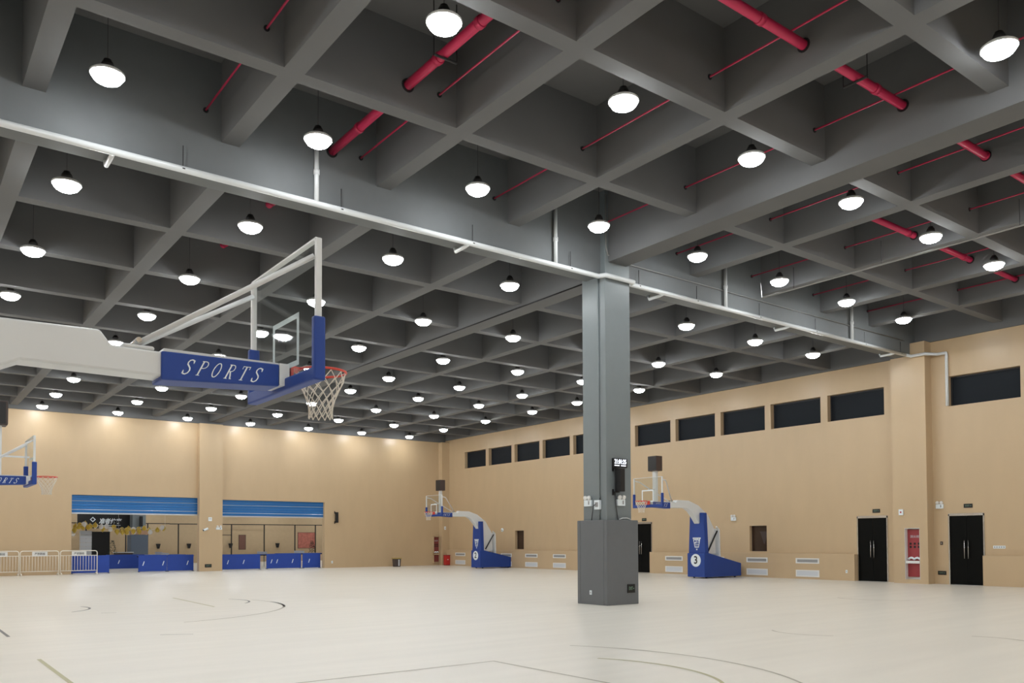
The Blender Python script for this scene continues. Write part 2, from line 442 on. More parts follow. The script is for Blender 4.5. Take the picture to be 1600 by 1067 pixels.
# lamps of the same rows over the part of the hall that the picture does not show
for j, y in enumerate([v for v in (-7.2, -3.2, 0.8)] + LYN + LYF):
    for i, x in enumerate([-7.1, -3.95, -0.75] + LXN):
        if i >= 3 and j >= 3: continue
        near = j < 6
        lamp(x, y, ZLN if near else ZLF, top_at(x, y, near), 'lit round pendant lamp over the part of hall out of picture', 'pendant lamps out of the picture')
for x in (5, 9.5, 14.5, 19, 23.5, 28, 33):  # unseen lamps added to brighten the hall behind
    for y in (47.6, 51.5, 56, 60):
        lamp(x, y, 4.6, 5.2, 'unseen round pendant lamp added to light the hall behind the openings', 'unseen lamps added to the hall behind')

# ================================================================== PIPES
pp = thing('drain_pipe', 'long white drain pipe along the deep beam, bending round the column', 'pipe', (PXC, 14.05, 7.65))
def rel(pts, o): return [tuple(Vector(p) - Vector(o)) for p in pts]
O = (PXC, 14.05, 7.65)
zp, yp = 7.66, 14.09
MB().tube(rel([(0.2, yp, zp), (12.9, yp, zp), (13.22, yp, zp), (13.30, 13.93, zp), (14.22, 13.93, zp), (14.28, yp, zp), (27.2, yp, zp)], O), 0.055, 12).build('pipe_run', 'white_pipe', pp, True)
MB().tube(rel([(27.15, yp, zp), (27.56, yp - .02, zp), (27.56, 13.62, zp), (27.98, 13.4, zp), (28.0, 13.12, zp), (28.01, 13.12, zp - .06), (28.01, 13.12, 5.9)], O), 0.05, 10).build('pipe_drop', 'white_pipe', pp, True)
for x, zt in ((6.22, 8.75), (11.92, 8.98), (17.85, 8.76), (23.98, 8.86)):
    MB().tube(rel([(x, yp, zp), (x, yp, zt)], O), 0.045, 10).lathe([(0.058, 0), (0.058, 0.09)], 10, Vector((x, yp, 8.2)) - Vector(O)).build('riser', 'white_pipe', pp, True)
for x in (2.8, 9.56, 15.42, 20.7, 26.5):
    MB().tube(rel([(x, yp, zp - .03), (x, yp + .12, zp - .05), (x, yp + .47, zp - .05), (x, yp + .5, zp + 0.03)], O), 0.04, 8).build('stub', 'white_pipe', pp, True)
for x in (1.0, 3.87, 6.71, 9.67, 12.36, 14.56, 16.68, 19.3, 22.0, 24.7, 26.9):
    y = 13.95 if abs(x - PXC) < .5 else yp
    MB().tube(rel([(x, y, zp + .05), (x, y, 8.06)], O), 0.009, 6).torus(tuple(Vector((x, y, zp)) - Vector(O)), 0.05, 0.012, 10, 6).build('hanger', 'dark_metal', pp)
# conduits
cd = MB().tube([(13.36, 13.975, 9.6), (13.36, 13.975, 8.35), (13.42, 13.975, 8.17), (13.6, 13.975, 8.13), (14.18, 13.975, 8.1), (14.22, 14.13, 8.15), (27.2, 14.13, 8.15)], 0.016, 8).build('conduit', 'grey_pipe', None, True)
tag(cd, 'thin grey conduit bending from column onto the deep beam', 'conduit')
cd = MB().tube([(18.13, 13.2, 8.18), (18.13, 13.15, 7.78), (18.13, 3.0, 7.78)], 0.022, 8).build('conduit', 'grey_pipe', None, True)
tag(cd, 'grey conduit slung under the ribs at upper right', 'conduit')
for y in (12.2, 9.9, 7.0, 4.4): MB().tube([(18.13, y, 7.78), (18.13, y, ZN)], 0.008, 6).build('hanger', 'dark_metal', cd)
cd = MB().tube([(13.44, 14.66, 7.71), (13.44, 43.4, 7.71)], 0.018, 8).build('conduit', 'dark_metal', None, True)
tag(cd, 'dark conduit under the left edge of the long deep beam', 'conduit')
# column conduit + cables
cd = MB().tube([(PXC - .414, 14.22, 1.98), (PXC - .414, 14.22, 7.65)], 0.014, 8).build('conduit', 'bluegrey', None, True)
tag(cd, 'painted conduit running up the left face of column', 'conduit')
for x, z in ((4.25, 8.8), (7.14, 8.78), (10.27, 8.78), (13.12, 8.78), (16.0, 8.78), (19.06, 8.78), (22.0, 8.78), (25.0, 8.78)):
    o = MB().tube([(x, -3.0, z), (x, 14.15, z)], 0.016, 8).build('sprinkler_branch_pipe', 'red_pipe', None, True)
    i = [4.25, 7.14, 10.27, 13.12, 16.0, 19.06, 22.0, 25.0].index(x)
    tag(o, 'thin red sprinkler pipe threaded through near ribs, %s from the left' % ORD[i], 'pipe', 'thin red sprinkler branch pipes')
    for y in [v - HY for v in YRN if v > 4] + [14.15]:
        MB().tube([(x, y - .012, z), (x, y, z)], 0.045, 10).build('escutcheon', 'dark_metal', o)
def mainpipe(a, b, r, label, collars, hang):
    o = MB().tube([a, b], r, 16).build('sprinkler_main_pipe', 'red_pipe', None, True)
    tag(o, label, 'pipe')
    A, B = Vector(a), Vector(b); d = (B - A).normalized()
    for c in collars:
        p = A + d * c; MB().tube([p - d * .05, p + d * .05], r * 1.18, 16).build('coupling', 'red_pipe', o, True)
    for c in hang:
        p = A + d * c; s = Vector((d.y, d.x, 0)) * .2
        MB().tube([p - s - Vector((0, 0, r + .02)), p + s - Vector((0, 0, r + .02))], .02, 6).tube([p - s - Vector((0, 0, r)), p - s + Vector((0, 0, .8))], .008, 6).tube([p + s - Vector((0, 0, r)), p + s + Vector((0, 0, .8))], .008, 6).build('bracket', 'dark_metal', o)
    # dark sleeves where the pipe passes a rib
    lines = [x for x in XR + [XA] if min(a[0], b[0]) < x - .3 < max(a[0], b[0])] if abs(d.x) > .5 else [y for y in YRN + [14.408] if min(a[1], b[1]) < y - .3 < max(a[1], b[1])]
    for v in lines:
        hh = (HA if v == XA else HX) if abs(d.x) > .5 else (HB if v > 14 else HY)
        p = Vector((v - hh, a[1], a[2])) if abs(d.x) > .5 else Vector((a[0], v - hh, a[2]))
        MB().tube([p - d * .015, p + d * .005], r * 1.45, 16).build('sleeve', 'dark_metal', o)
    return o
mainpipe((6.55, 7.04, 8.74), (6.55, 14.15, 8.74), 0.075, 'thick red sprinkler main running away from camera at upper left', (2.3, 3.4, 5.0, 6.0), (3.2,))
mainpipe((6.55, 14.66, 8.78), (6.55, 43.5, 8.78), 0.075, 'thick red sprinkler main deep in the far coffers at left', (2.4, 5.5), ())
mainpipe((-3, 6.93, 8.72), (XW - .12, 6.93, 8.72), 0.07, 'thick red sprinkler main crossing the upper right coffers', (12.6, 15.6, 19.5), (15.0, 18.2))
mainpipe((16.7, 9.82, 8.72), (XW - .12, 9.82, 8.72), 0.07, 'thick red sprinkler main beside the right wall', (2.5, 5.3), ())

# ================================================================== BASKETBALL STANDS
GLYPH = {   # strokes (points, thickness) on a box 0.62 wide, 1 high
 'S': [([(.56,.80),(.54,.90),(.46,.97),(.32,1.0),(.17,.95),(.10,.82),(.14,.68),(.30,.56),(.45,.44),(.52,.28),(.46,.10),(.30,.01),(.15,.02),(.06,.10),(.03,.22)],.085), ([(.57,.74),(.57,.98)],.035), ([(.02,.02),(.02,.28)],.035)],
 'P': [([(.14,0),(.14,1)],.10), ([(.0,.02),(.30,.02)],.04), ([(.0,.98),(.36,.98),(.50,.93),(.58,.80),(.57,.66),(.48,.55),(.34,.51),(.16,.51)],.055), ([(.55,.88),(.60,.74),(.55,.60)],.05)],
 'O': [([(.31+.27*math.cos(a*PI/12),.5+.48*math.sin(a*PI/12)) for a in range(25)],.065), ([(.05,.68),(.03,.5),(.05,.32)],.05), ([(.57,.68),(.59,.5),(.57,.32)],.05)],
 'R': [([(.14,0),(.14,1)],.10), ([(.0,.02),(.28,.02)],.04), ([(.0,.98),(.34,.98),(.48,.93),(.55,.80),(.53,.64),(.44,.55),(.30,.52),(.16,.52)],.055), ([(.28,.52),(.42,.26),(.52,.02)],.09), ([(.46,.02),(.64,.02)],.04)],
 'T': [([(.31,0),(.31,1)],.10), ([(.0,.975),(.62,.975)],.05), ([(.15,.02),(.47,.02)],.04), ([(.015,1.0),(.015,.78)],.04), ([(.605,1.0),(.605,.78)],.04)]}
def serif_word(parent, word, loc, rot, width, h):
    mb = MB(); pitch = width / len(word); sx = h * .78; sh = .5
    for k, ch in enumerate(word):
        x0 = -width / 2 + pitch * k + (pitch - .62 * sx) / 2
        for si, (pts, th) in enumerate(GLYPH[ch]):
            P = [Vector((x0 + p[0] * sx, (p[1] - .5) * h)) for p in pts]; n = len(P); L = []; R = []
            for i, p in enumerate(P):
                t = (P[min(i + 1, n - 1)] - P[max(i - 1, 0)]).normalized(); q = Vector((-t.y, t.x)) * th * h / 2
                for lst, v in ((L, p + q), (R, p - q)): lst.append((v.x + sh * v.y, v.y, .0012 + si * .0006))
            mb.raw(L + R, [(i, i + 1, n + i + 1, n + i) for i in range(n - 1)])
    o = mb.build('lettering', 'white_paint', parent); o.location = loc; o.rotation_euler = rot
    return o
def stand(label, bx, yc, rz, bw, zo, clock=False, number=None, pole=0.0, ztop=3.96):
    bend = lambda s, hw, z: [(-.34, s * (hw - .10), z(3.76)), (-.25, s * (hw - .06), z(3.83))] if number else []
    t = thing('basketball_stand', label, 'basketball hoop', (bx, yc, 0), rz)
    z = lambda v: v + zo
    hw = bw / 2; z0, z1 = z(2.9), z(ztop)
    # backboard
    g = MB().box((-0.012, -hw, z0), (0.012, hw, z1)).build('backboard', 'glass', t)
    fr = MB()
    fr.box((-.03, -hw - .018, z0), (.016, -hw + .02, z1)).box((-.03, hw - .02, z0), (.016, hw + .018, z1))
    fr.box((-.03, -hw, z1 - .008), (.016, hw, z1 + .008)).box((-.03, -hw, z0 - .01), (.016, hw, z0 + .02))
    fr.build('board_frame', 'stand_white', g)
    sq = MB(); a0, a1, s = z(3.05), z(3.50), 0.295; l = .045
    for q in ((-s, -s + l, a0, a1), (s - l, s, a0, a1), (-s + l, s - l, a1 - l, a1), (-s + l, s - l, a0, a0 + l)): sq.box((.0125, q[0], q[2]), (.0145, q[1], q[3]))
    sq.build('target_square', 'white_paint', g)
    # padding
    e = MB()
    pr = [(-hw - .035, z0 - .06), (hw + .035, z0 - .06), (hw + .035, z0 + .46), (hw - .03, z0 + .46), (hw - .03, z0 + .05), (-hw + .03, z0 + .05), (-hw + .03, z0 + .46), (-hw - .035, z0 + .46)]
    e.prism(pr, 0, -.055, .045)
    e.build('board_padding', 'stand_blue', t, bevel=.015)
    # rim
    zr = z(3.07)
    r = MB().torus((.345, 0, zr), .225, .011, 40, 8).build('rim', 'rim_red', t, True)
    MB().prism([(.017, -.1), (.017, .1), (.15, .06), (.15, -.06)], 2, zr - .01, zr + .005).box((.017, -.12, zr - .13), (.04, .12, zr + .02)).build('rim_bracket', 'rim_red', r)
    # net
    nt = MB(); N = 12; prof = [(.218, 0.0), (.205, -.07), (.175, -.13), (.148, -.19), (.125, -.245), (.11, -.30), (.104, -.355), (.108, -.41)]
    for i in range(N):
        for sgn in (1, -1):
            pts = []
            for k, (rr, dz) in enumerate(prof):
                an = 2 * PI * (i + sgn * 0.5 * (k % 2) + (0.0)) / N
                if k == 0: an = 2 * PI * i / N
                pts.append((.345 + rr * math.cos(an), rr * math.sin(an), zr - .012 + dz))
            nt.tube(pts, .0048, 5)
    nt.build('net', 'net', r)
    # arm sleeve
    sl = MB().prism([(-.10, z(2.87)), (-.10, z(3.06)), (-1.06, z(3.05)), (-1.06, z(2.82))], 1, -.15, .15).build('arm_sleeve', 'stand_blue', t, bevel=.012)
    for sy, rot in ((-1, FACE_NY), (1, FACE_PY)):
        serif_word(sl, 'SPORTS', (-.575, sy * .1505, z(2.945)), rot, .67, .122)
    MB().box((-.10, -.155, z(2.88)), (-.012, .155, z(3.07))).build('mounting_plate', 'stand_white', t)
    MB().box((-1.04, -.13, z(3.045)), (-.10, .13, z(3.075))).build('arm_top_plate', 'stand_white', t)
    # white arm, one continuous swan neck
    prof = [(-.95, 3.045), (-1.42, 3.055), (-1.50, 3.16), (-2.15, 3.15), (-2.7, 2.98), (-3.25, 2.60), (-3.64, 2.0), (-3.72, .95),
            (-3.1, .9), (-2.98, 1.6), (-2.74, 2.2), (-2.5, 2.5), (-2.27, 2.74), (-2.02, 2.86), (-.95, 2.85)]
    def zz(v): return v + zo * min(1, max(0, (v - 1.0) / 1.8)) 
    mbp = MB().prism([(p[0], zz(p[1])) for p in prof], 1, -.125, .125)
    mbp.box((-1.34, -.11, z(3.05)), (-1.1, .11, z(3.085)))
    mbp.build('arm', 'stand_white', t, bevel=.02)
    # braces to the board corners
    for s in (-1, 1):
        MB().tube([(-1.22, s * .07, z(3.10)), *bend(s, hw, z), (-.03, s * (hw - .03), z(3.86))], .022, 10).build('brace', 'stand_white', t, True)
    MB().tube([(-1.22, -.12, z(3.12)), (-1.22, .12, z(3.12))], .022, 8).build('brace_pin', 'steel', t, True)
    # tower pad with a notch for the arm, base box
    MB().prism([(-.42, .95), (.42, .95), (.34, 2.56), (.15, 2.56), (.15, 2.16), (-.15, 2.16), (-.15, 2.56), (-.34, 2.56)], 0, -2.93, -2.72).build('tower_pad', 'stand_blue', t, bevel=.02)
    base = MB().prism([(-2.65, .05), (-2.65, .98), (-2.95, .98), (-4.9, .56), (-4.9, .05)], 1, -.43, .43).build('base', 'stand_blue', t, bevel=.02)
    for s in (-1, 1):
        for d in (-2.9, -4.65):
            MB().lathe([(.05, -.018), (.05, .018)], 12).build('wheel', 'black', base, loc=(d, s * .3, .05)).rotation_euler = (PI / 2, 0, 0)
    # back stay and hydraulic strut
    MB().tube([(-3.66, -.2, 2.02), (-3.82, -.2, 1.9), (-3.86, -.2, .75)], .035, 8).tube([(-3.66, .2, 2.02), (-3.82, .2, 1.9), (-3.86, .2, .75)], .035, 8).box((-3.84, -.2, .8), (-3.80, .2, 1.95)).build('back_stay', 'stand_white', t)
    MB().tube([(-3.75, .16, 1.85), (-3.2, .16, 1.05)], .03, 8).build('strut', 'dark_metal', t, True)
    if number:
        dsk = MB().lathe([(.25, 0), (.25, .004)], 32).build('number_disc', 'white_paint', base, loc=(-2.65, 0, .70)); dsk.rotation_euler = (0, PI / 2, 0)
        text_mesh('number', number, .42, 'sign_black', base, (-2.644, 0, .70), FACE_PX, bold=.006)
        lg = MB()
        for (u0, v0, u1, v1) in ((-.2, 1.55, .2, 1.59), (-.03, 1.10, .03, 1.15)): lg.box((-2.719, u0, v0), (-2.714, u1, v1))
        for s in (-1, 1):
            lg.raw([(-2.714, s * .18, 1.55), (-2.714, s * .155, 1.55), (-2.714, s * .075, 1.2), (-2.714, s * .10, 1.2)], [(0, 1, 2, 3)])
        for k, (vv, ww) in enumerate(((1.30, .2), (1.235, .17), (1.19, .14))): lg.box((-2.719, -ww / 2, vv), (-2.714, ww / 2, vv + .022))
        lg.build('emblem', 'white_paint', t)
        text_mesh('emblem_lettering', 'CITY', .24, 'white_paint', t, (-2.713, 0, 1.44), FACE_PX, bold=.008, width=.31)
    if clock:
        MB().box((-.46 - pole, -.08, z(2.98)), (-.34 - pole, .08, z(4.22))).box((-.34 - pole, -.02, z(3.5)), (-.02, .02, z(3.54))).build('clock_pole', 'stand_white', t)
        ck = MB().box((-.56 - pole, -.22, z(4.22)), (-.24 - pole, .22, z(4.78))).build('shot_clock', 'clock_brown', t, bevel=.01)
        MB().box((-.24 - pole, -.2, z(4.25)), (-.232 - pole, .2, z(4.75))).build('display', 'black', ck)
        MB().box((-.4 - pole, -.225, z(4.25)), (-.28 - pole, -.2201, z(4.75))).build('grille', 'black', ck)
    return t
stand('large white and blue basketball stand in the left foreground, arm reading SPORTS', 2.79, 7.0, 0, 1.47, -0.04, ztop=4.0)
stand('distant basketball stand cut off by left picture edge, black shot clock above', 2.75, 22.5, 0, 1.42, 0.0, clock=True, pole=.25)
stand('blue basketball stand number 3 right of the grey column', 22.7, 21.6, PI, 1.42, -0.13, clock=True, number='3')
stand('blue basketball stand number 2 left of the grey column', 23.15, 37.4, PI, 1.55, -0.05, clock=True, number='2')

# ================================================================== ON THE COLUMN
YF = PYC - .4; XF = PXC - .4
ck = thing('wall_clock', 'black digital clock with white glowing digits on the column', 'clock', (13.75, YF, 3.31))
MB().box((-.23, -.05, -.105), (.23, 0, .105)).build('case', 'black', ck, bevel=.008)
text_mesh('digits', '21:01:25', .15, 'digit', ck, (0, -.052, .025), FACE_NY, width=.38, bold=.003)
dg = MB()
for i in range(9):
    if i in (4,): continue
    dg.box((-.19 + i * .042, -.053, -.075), (-.16 + i * .042, -.0505, -.05))
dg.build('date_row', 'digit', ck)
sp = thing('column_speaker', 'slim black loudspeaker on brackets below the clock', 'speaker', (13.6, YF, 2.9))
MB().box((-.02, -.22, -.27), (.13, -.04, .27)).build('cabinet', 'black', sp, bevel=.01)
MB().box((-.025, -.21, -.25), (-.02, -.05, .25)).build('grille', 'dark_metal', sp)
for s in (-1, 1): MB().box((-.08, -.02, s * .28 - .07), (-.04, 0, s * .28 + .07)).box((-.06, -.12, s * .28 - .012), (.05, 0, s * .28 + .012)).build('bracket', 'black', sp)
def emergency(name, label, loc, rz, w=.24, h=.15):
    e = thing(name, label, 'emergency light', loc, rz)
    MB().box((-w / 2, -.06, -h / 2), (w / 2, 0, h / 2)).build('box', 'white_paint', e, bevel=.006)
    for s in (-1, 1):
        hd = MB().lathe([(.02, 0), (.05, .02), (.055, .06), (.03, .07)], 12).build('lamp_head', 'vent_white', e, True, loc=(s * w * .27, -.02, h / 2 + .06)); hd.rotation_euler = (PI / 2 + .3, 0, 0)
        MB().tube([(s * w * .27, -.03, h / 2), (s * w * .27, -.03, h / 2 + .05)], .012, 6).build('neck', 'vent_white', e)
    MB().box((w * .12, -.063, -h * .25), (w * .3, -.06, h * .3)).build('indicator', 'vent_slot', e)
    return e
emergency('emergency_light', 'white twin-head emergency light on the right face of column', (13.77, YF, 2.38), 0)
emergency('emergency_light', 'white twin-head emergency light on the left face of column', (XF, 14.60, 2.38), -PI / 2)
o = thing('switch_box', 'small white control box at the column corner with a cable', 'switch box', (XF, 14.27, 2.33), -PI / 2)
MB().box((-.09, -.07, -.11), (.09, 0, .11)).build('case', 'white_paint', o, bevel=.008)
MB().box((-.05, -.073, -.05), (.05, -.07, .06)).build('panel', 'vent_slot', o)
o = MB().tube([(XF - .02, 14.2, 2.5), (XF - .03, 14.22, 2.42), (XF - .09, 14.36, 2.3), (XF - .06, 14.46, 1.95)], .012, 6).build('cable', 'cable', None, True); tag(o, 'dark cable hanging down beside the white control box', 'cable')
o = MB().tube([(13.6, YF - .02, 2.6), (13.62, YF - .03, 2.3), (13.68, YF - .03, 1.96)], .012, 6).build('cable', 'cable', None, True); tag(o, 'dark cable from the speaker down to the pad', 'cable')
o = MB().tube([(13.7, YF - .05, 1.985), (13.8, YF - .06, 2.02), (13.95, YF - .06, 2.02), (14.08, YF - .05, 1.985)], .012, 6).build('cable', 'white_pipe', None, True); tag(o, 'white cable lying on the column pad top', 'cable')
def exit_sign(label, loc, rz, w=.27, h=.13):
    e = thing('exit_sign', label, 'exit sign', loc, rz)
    MB().box((-w / 2, -.02, -h / 2), (w / 2, 0, h / 2)).build('plate', 'sign_black', e)
    text_mesh('lettering', 'EXIT', h * .55, 'green_text', e, (-.02, -.021, 0), FACE_NY, width=w * .5)
    MB().prism([(w * .30, -.018), (w * .38, 0), (w * .30, .018)], 1, -.0225, -.02).box((w * .24, -.0225, -.006), (w * .31, -.02, .006)).build('arrow', 'green_text', e)
    return e
exit_sign('small black exit sign low on the column pad', (14.0, PYC - .51, .37), 0, .24, .2)
o = thing('wall_socket', 'white socket low on the left side of column pad', 'socket', (PXC - .51, 14.44, .28), -PI / 2)
MB().box((-.035, -.012, -.05), (.035, 0, .05)).build('plate', 'white_paint', o); MB().box((-.012, -.014, -.02), (.012, -.012, .02)).build('outlet', 'vent_slot', o)

# ================================================================== ON THE RIGHT WALL
RZ = -PI / 2
exit_sign('small black exit sign above the door half hidden by the column', (XW, 26.95, 2.45), RZ)
exit_sign('small black exit sign above the door left of the pilaster', (XW, 15.68, 2.5), RZ)
exit_sign('small black exit sign above the door nearest the camera', (XW, 12.55, 2.57), RZ)
exit_sign('small black exit sign low beside the door nearest the camera', (XW, 13.42, .37), RZ)
emergency('emergency_light', 'white emergency light on the wall beside stand number 3', (XW, 21.87, 2.36), RZ)
emergency('emergency_light', 'white emergency light between pilaster and nearest door', (XW, 13.45, 2.58), RZ)
o = thing('access_reader', 'small brass access reader left of the nearest door', 'reader', (XW, 13.42, 1.355), RZ)
MB().box((-.04, -.03, -.055), (.04, 0, .055)).build('plate', 'clock_brown', o, bevel=.004); MB().box((-.02, -.034, -.02), (.02, -.03, .02)).build('button', 'steel', o)
o = thing('light_switch', 'white row of light switches right of the nearest door', 'switch', (XW, 11.63, 1.23), RZ)
MB().box((-.18, -.012, -.045), (.18, 0, .045)).build('plate', 'white_paint', o)
for i in range(5): MB().box((-.155 + i * .068, -.016, -.02), (-.118 + i * .068, -.012, .022)).build('rocker', 'vent_slot', o)
o = thing('wall_socket', 'white socket low on the wall left of black door', 'socket', (XW - .18, 16.75, .33), RZ)
MB().box((-.035, -.012, -.055), (.035, 0, .055)).build('plate', 'white_paint', o); MB().box((-.012, -.014, -.02), (.012, -.012, .02)).build('outlet', 'vent_slot', o)
o = thing('fire_alarm', 'small white fire alarm on the right-hand pilaster', 'fire alarm', (27.65, 14.55, 2.41), RZ)
MB().box((-.075, -.05, -.1), (.075, 0, .1)).build('case', 'white_paint', o, bevel=.008); MB().lathe([(.03, 0), (.03, .006)], 14).build('button', 'red_box', o, loc=(0, -.05, 0)).rotation_euler = (PI / 2, 0, 0)
o = thing('smoke_detector', 'small white round detector on the wall right of stand 2', 'detector', (XW, 38.0, 2.11), RZ)
MB().lathe([(.11, 0), (.11, .03), (.06, .06)], 18).build('base', 'white_paint', o, True).rotation_euler = (PI / 2, 0, 0); MB().lathe([(.03, .06), (.025, .075)], 10).build('sensor', 'vent_slot', o).rotation_euler = (PI / 2, 0, 0)
for (ya, yb, lab) in ((20.28, 21.1, 'dark brown window niche in the wall right of stand 3'), (36.03, 36.81, 'narrow brown window niche in the wall right of stand 2')):
    o = thing('wall_niche', lab, 'wall niche', (XW + .15, (ya + yb) / 2, 1.03), RZ); hw = (yb - ya) / 2
    MB().box((-hw, .02, 0), (hw, .05, 1.03)).build('back_panel', 'brown_glass', o)
    MB().box((-hw, -.0, 0), (-hw + .02, .02, 1.03)).box((hw - .02, 0, 0), (hw, .02, 1.03)).box((-hw, 0, 1.01), (hw, .02, 1.03)).box((-hw, 0, 0), (hw, .02, .02)).build('frame', 'clock_brown', o)
    if ya < 30:
        MB().prism([(-.05, .80), (.35, .80), (.32, .72), (.2, .3), (.15, .3), (.0, .72)], 1, .014, .0199).build('emblem', 'clock_brown', o)
# vent grilles in pairs
VY = [(17.85, 18.85), (20.12, 21.13), (22.25, 23.25), (24.5, 25.51), (32.3, 33.32), (34.61, 35.67), (36.9, 37.9), (41.52, 42.6)]
for i, (a, b) in enumerate(VY):
    hw = (b - a) / 2; n = len(VY) - 1 - i
    pr = 'pair nearest the back corner' if n == 0 else '%s pair from the back corner' % ORD[n]
    o = thing('wall_vent', 'upper white slotted vent, %s, right wall' % pr, 'vent', (XW - .18, (a + b) / 2, .69), RZ, 'upper vents along the right wall')
    MB().box((-hw, -.015, -.10), (hw, 0, -.055)).box((-hw, -.015, .055), (hw, 0, .10)).box((-hw, -.015, -.055), (-hw + .06, 0, .055)).box((hw - .06, -.015, -.055), (hw, 0, .055)).build('frame', 'vent_white', o)
    MB().box((-hw + .06, -.006, -.055), (hw - .06, 0, .055)).build('louvre', 'vent_slot', o)
    o = thing('wall_vent', 'lower white return vent, %s, right wall' % pr, 'vent', (XW - .18, (a + b) / 2, .215), RZ, 'lower vents along the right wall')
    MB().box((-hw, -.015, -.13), (hw, 0, -.09)).box((-hw, -.015, .09), (hw, 0, .13)).box((-hw, -.015, -.09), (-hw + .05, 0, .09)).box((hw - .05, -.015, -.09), (hw, 0, .09)).build('frame', 'vent_white', o)
    MB().box((-hw + .05, -.006, -.09), (hw - .05, 0, .09)).build('louvre', 'vent_pale', o)
# hydrant cabinet in the pilaster
def hydrant(label, loc, rz, w, h, depth, fm='vent_white', rm='red_cab'):
    o = thing('hydrant_cabinet', label, 'hydrant cabinet', loc, rz); hw = w / 2
    MB().box((-hw, depth, 0), (hw, depth + .02, h)).box((-hw, 0, 0), (-hw + .015, depth, h)).box((hw - .015, 0, 0), (hw, depth, h)).box((-hw, 0, h - .02), (hw, depth, h)).build('frame', fm, o)
    MB().box((-hw + .015, depth - .05, .08), (hw - .015, depth - .03, h * .31)).build('lower_door', rm, o)
    MB().box((-hw, .0, h * .31), (hw, depth, h * .36)).build('shelf', fm, o)
    up = MB().box((-hw + .015, depth - .05, h * .36), (hw - .015, depth - .03, h - .05)).build('upper_door', rm, o)
    for k in (0, 1):
        for c in (-1, 0, 1): MB().box((c * w * .27 - .035, depth - .056, h * .63 + k * .11 - .035), (c * w * .27 + .035, depth - .05, h * .63 + k * .11 + .035)).build('pictogram', 'sign_black', up)
    text_mesh('lettering', '消火栓', .1, 'vent_pale', up, (0, depth - .053, h * .83), FACE_NY, width=w * .6)
    MB().tube([(-hw + .06 + (w - .12) * k / 24, depth - .1, h * .39 + .05 * abs(math.sin(k * PI / 12))) for k in range(25)], .035, 8).build('hose', 'white_paint', o, True)
    return o
hydrant('red fire hydrant cabinet recessed in the right-hand pilaster', (27.66, 14.2, .14), RZ, .52, 1.73, .22)
hydrant('red fire hydrant cabinet on back wall near the corner', (27.3, YW - .16, .14), 0, .42, 1.65, .13, 'wall_dark', 'red_dark')

# ================================================================== BACK WALL
def shutter(label, x0, x1, zb, zt):
    t = thing('roller_shutter', label, 'roller shutter', ((x0 + x1) / 2, YW + .14, zb)); w = (x1 - x0) / 2 - .02
    n = 6; hh = (zt - zb - .07) / n
    for k in range(n):
        za = .07 + k * hh
        pr = [(0.02, za + .002), (-.016, za + .002), (-.024, za + .014), (-.026, za + hh * .5), (-.024, za + hh - .014), (-.016, za + hh - .002), (.02, za + hh - .002)]
        MB().prism(pr, 0, -w, w).build('slat', 'shutter_blue', t)
        if k in (1, 4): MB().prism([(-.028, za - .014), (-.04, za), (-.028, za + .014)], 0, -w, w).build('highlight_strip', 'shutter_bar', t)  # pale strips put in as the highlight lines along the slat grooves
    MB().box((-w, -.035, 0), (w, .03, .07)).build('bottom_bar', 'shutter_bar', t, bevel=.01)
    for s in (-1, 1): MB().box((s * w, -.05, -zb), (s * (w + .02), .05, zt - zb)).build('guide_rail', 'wall_dark', t)
    return t
shutter('blue roller shutter half raised over the left opening', *OPL, 2.87, 3.78)
shutter('blue roller shutter half raised over the right opening', *OPR, 2.82, 3.72)
o = thing('wall_speaker', 'slim black loudspeaker on back wall right of the openings', 'speaker', (20.58, YW, 2.87))
MB().box((-.02, -.2, -.3), (.12, -.05, .3)).build('cabinet', 'black', o, bevel=.01); MB().box((-.05, -.06, -.36), (-.02, 0, -.22)).box((-.05, -.06, .22), (-.02, 0, .36)).build('bracket', 'black', o); MB().box((-.024, -.19, -.28), (-.02, -.06, .28)).build('grille', 'dark_metal', o)
YP = 43.62
o = thing('thermostat', 'square white panel high on the pilaster between openings', 'panel', (13.45, YP, 2.68)); MB().box((-.09, -.03, -.1), (.09, 0, .1)).build('case', 'white_paint', o, bevel=.006); MB().box((-.05, -.033, -.02), (.05, -.03, .06)).build('screen', 'vent_pale', o)
o = thing('security_camera', 'white bullet camera on the pilaster between openings', 'camera', (13.2, YP, 2.13)); MB().tube([(-.14, -.2, -.03), (.1, -.12, .06)], .06, 10).build('body', 'white_paint', o, True); MB().tube([(.02, 0, 0), (.02, -.14, .02)], .025, 8).build('mount', 'vent_pale', o); MB().tube([(-.15, -.203, -.034), (-.14, -.2, -.03)], .045, 10).build('lens', 'black', o)
emergency('emergency_light', 'white emergency light at right edge of the back pilaster', (13.9, YP, 2.2), 0, .3, .12)
exit_sign('small black exit sign low on the back pilaster', (13.37, YP, .28), 0, .34, .17)
o = thing('wall_socket', 'white socket low on back wall right of right opening', 'socket', (20.4, YW, .33)); MB().box((-.05, -.012, -.07), (.05, 0, .07)).build('plate', 'white_paint', o); MB().box((-.012, -.014, -.02), (.012, -.012, .02)).build('outlet', 'vent_slot', o)
o = thing('wall_socket', 'white switch plate on the corner pilaster', 'switch', (27.75, 43.55, 2.3)); MB().box((-.06, -.02, -.1), (.06, 0, .1)).build('plate', 'white_paint', o); MB().box((-.02, -.024, -.03), (.02, -.02, .03)).build('rocker', 'vent_slot', o)
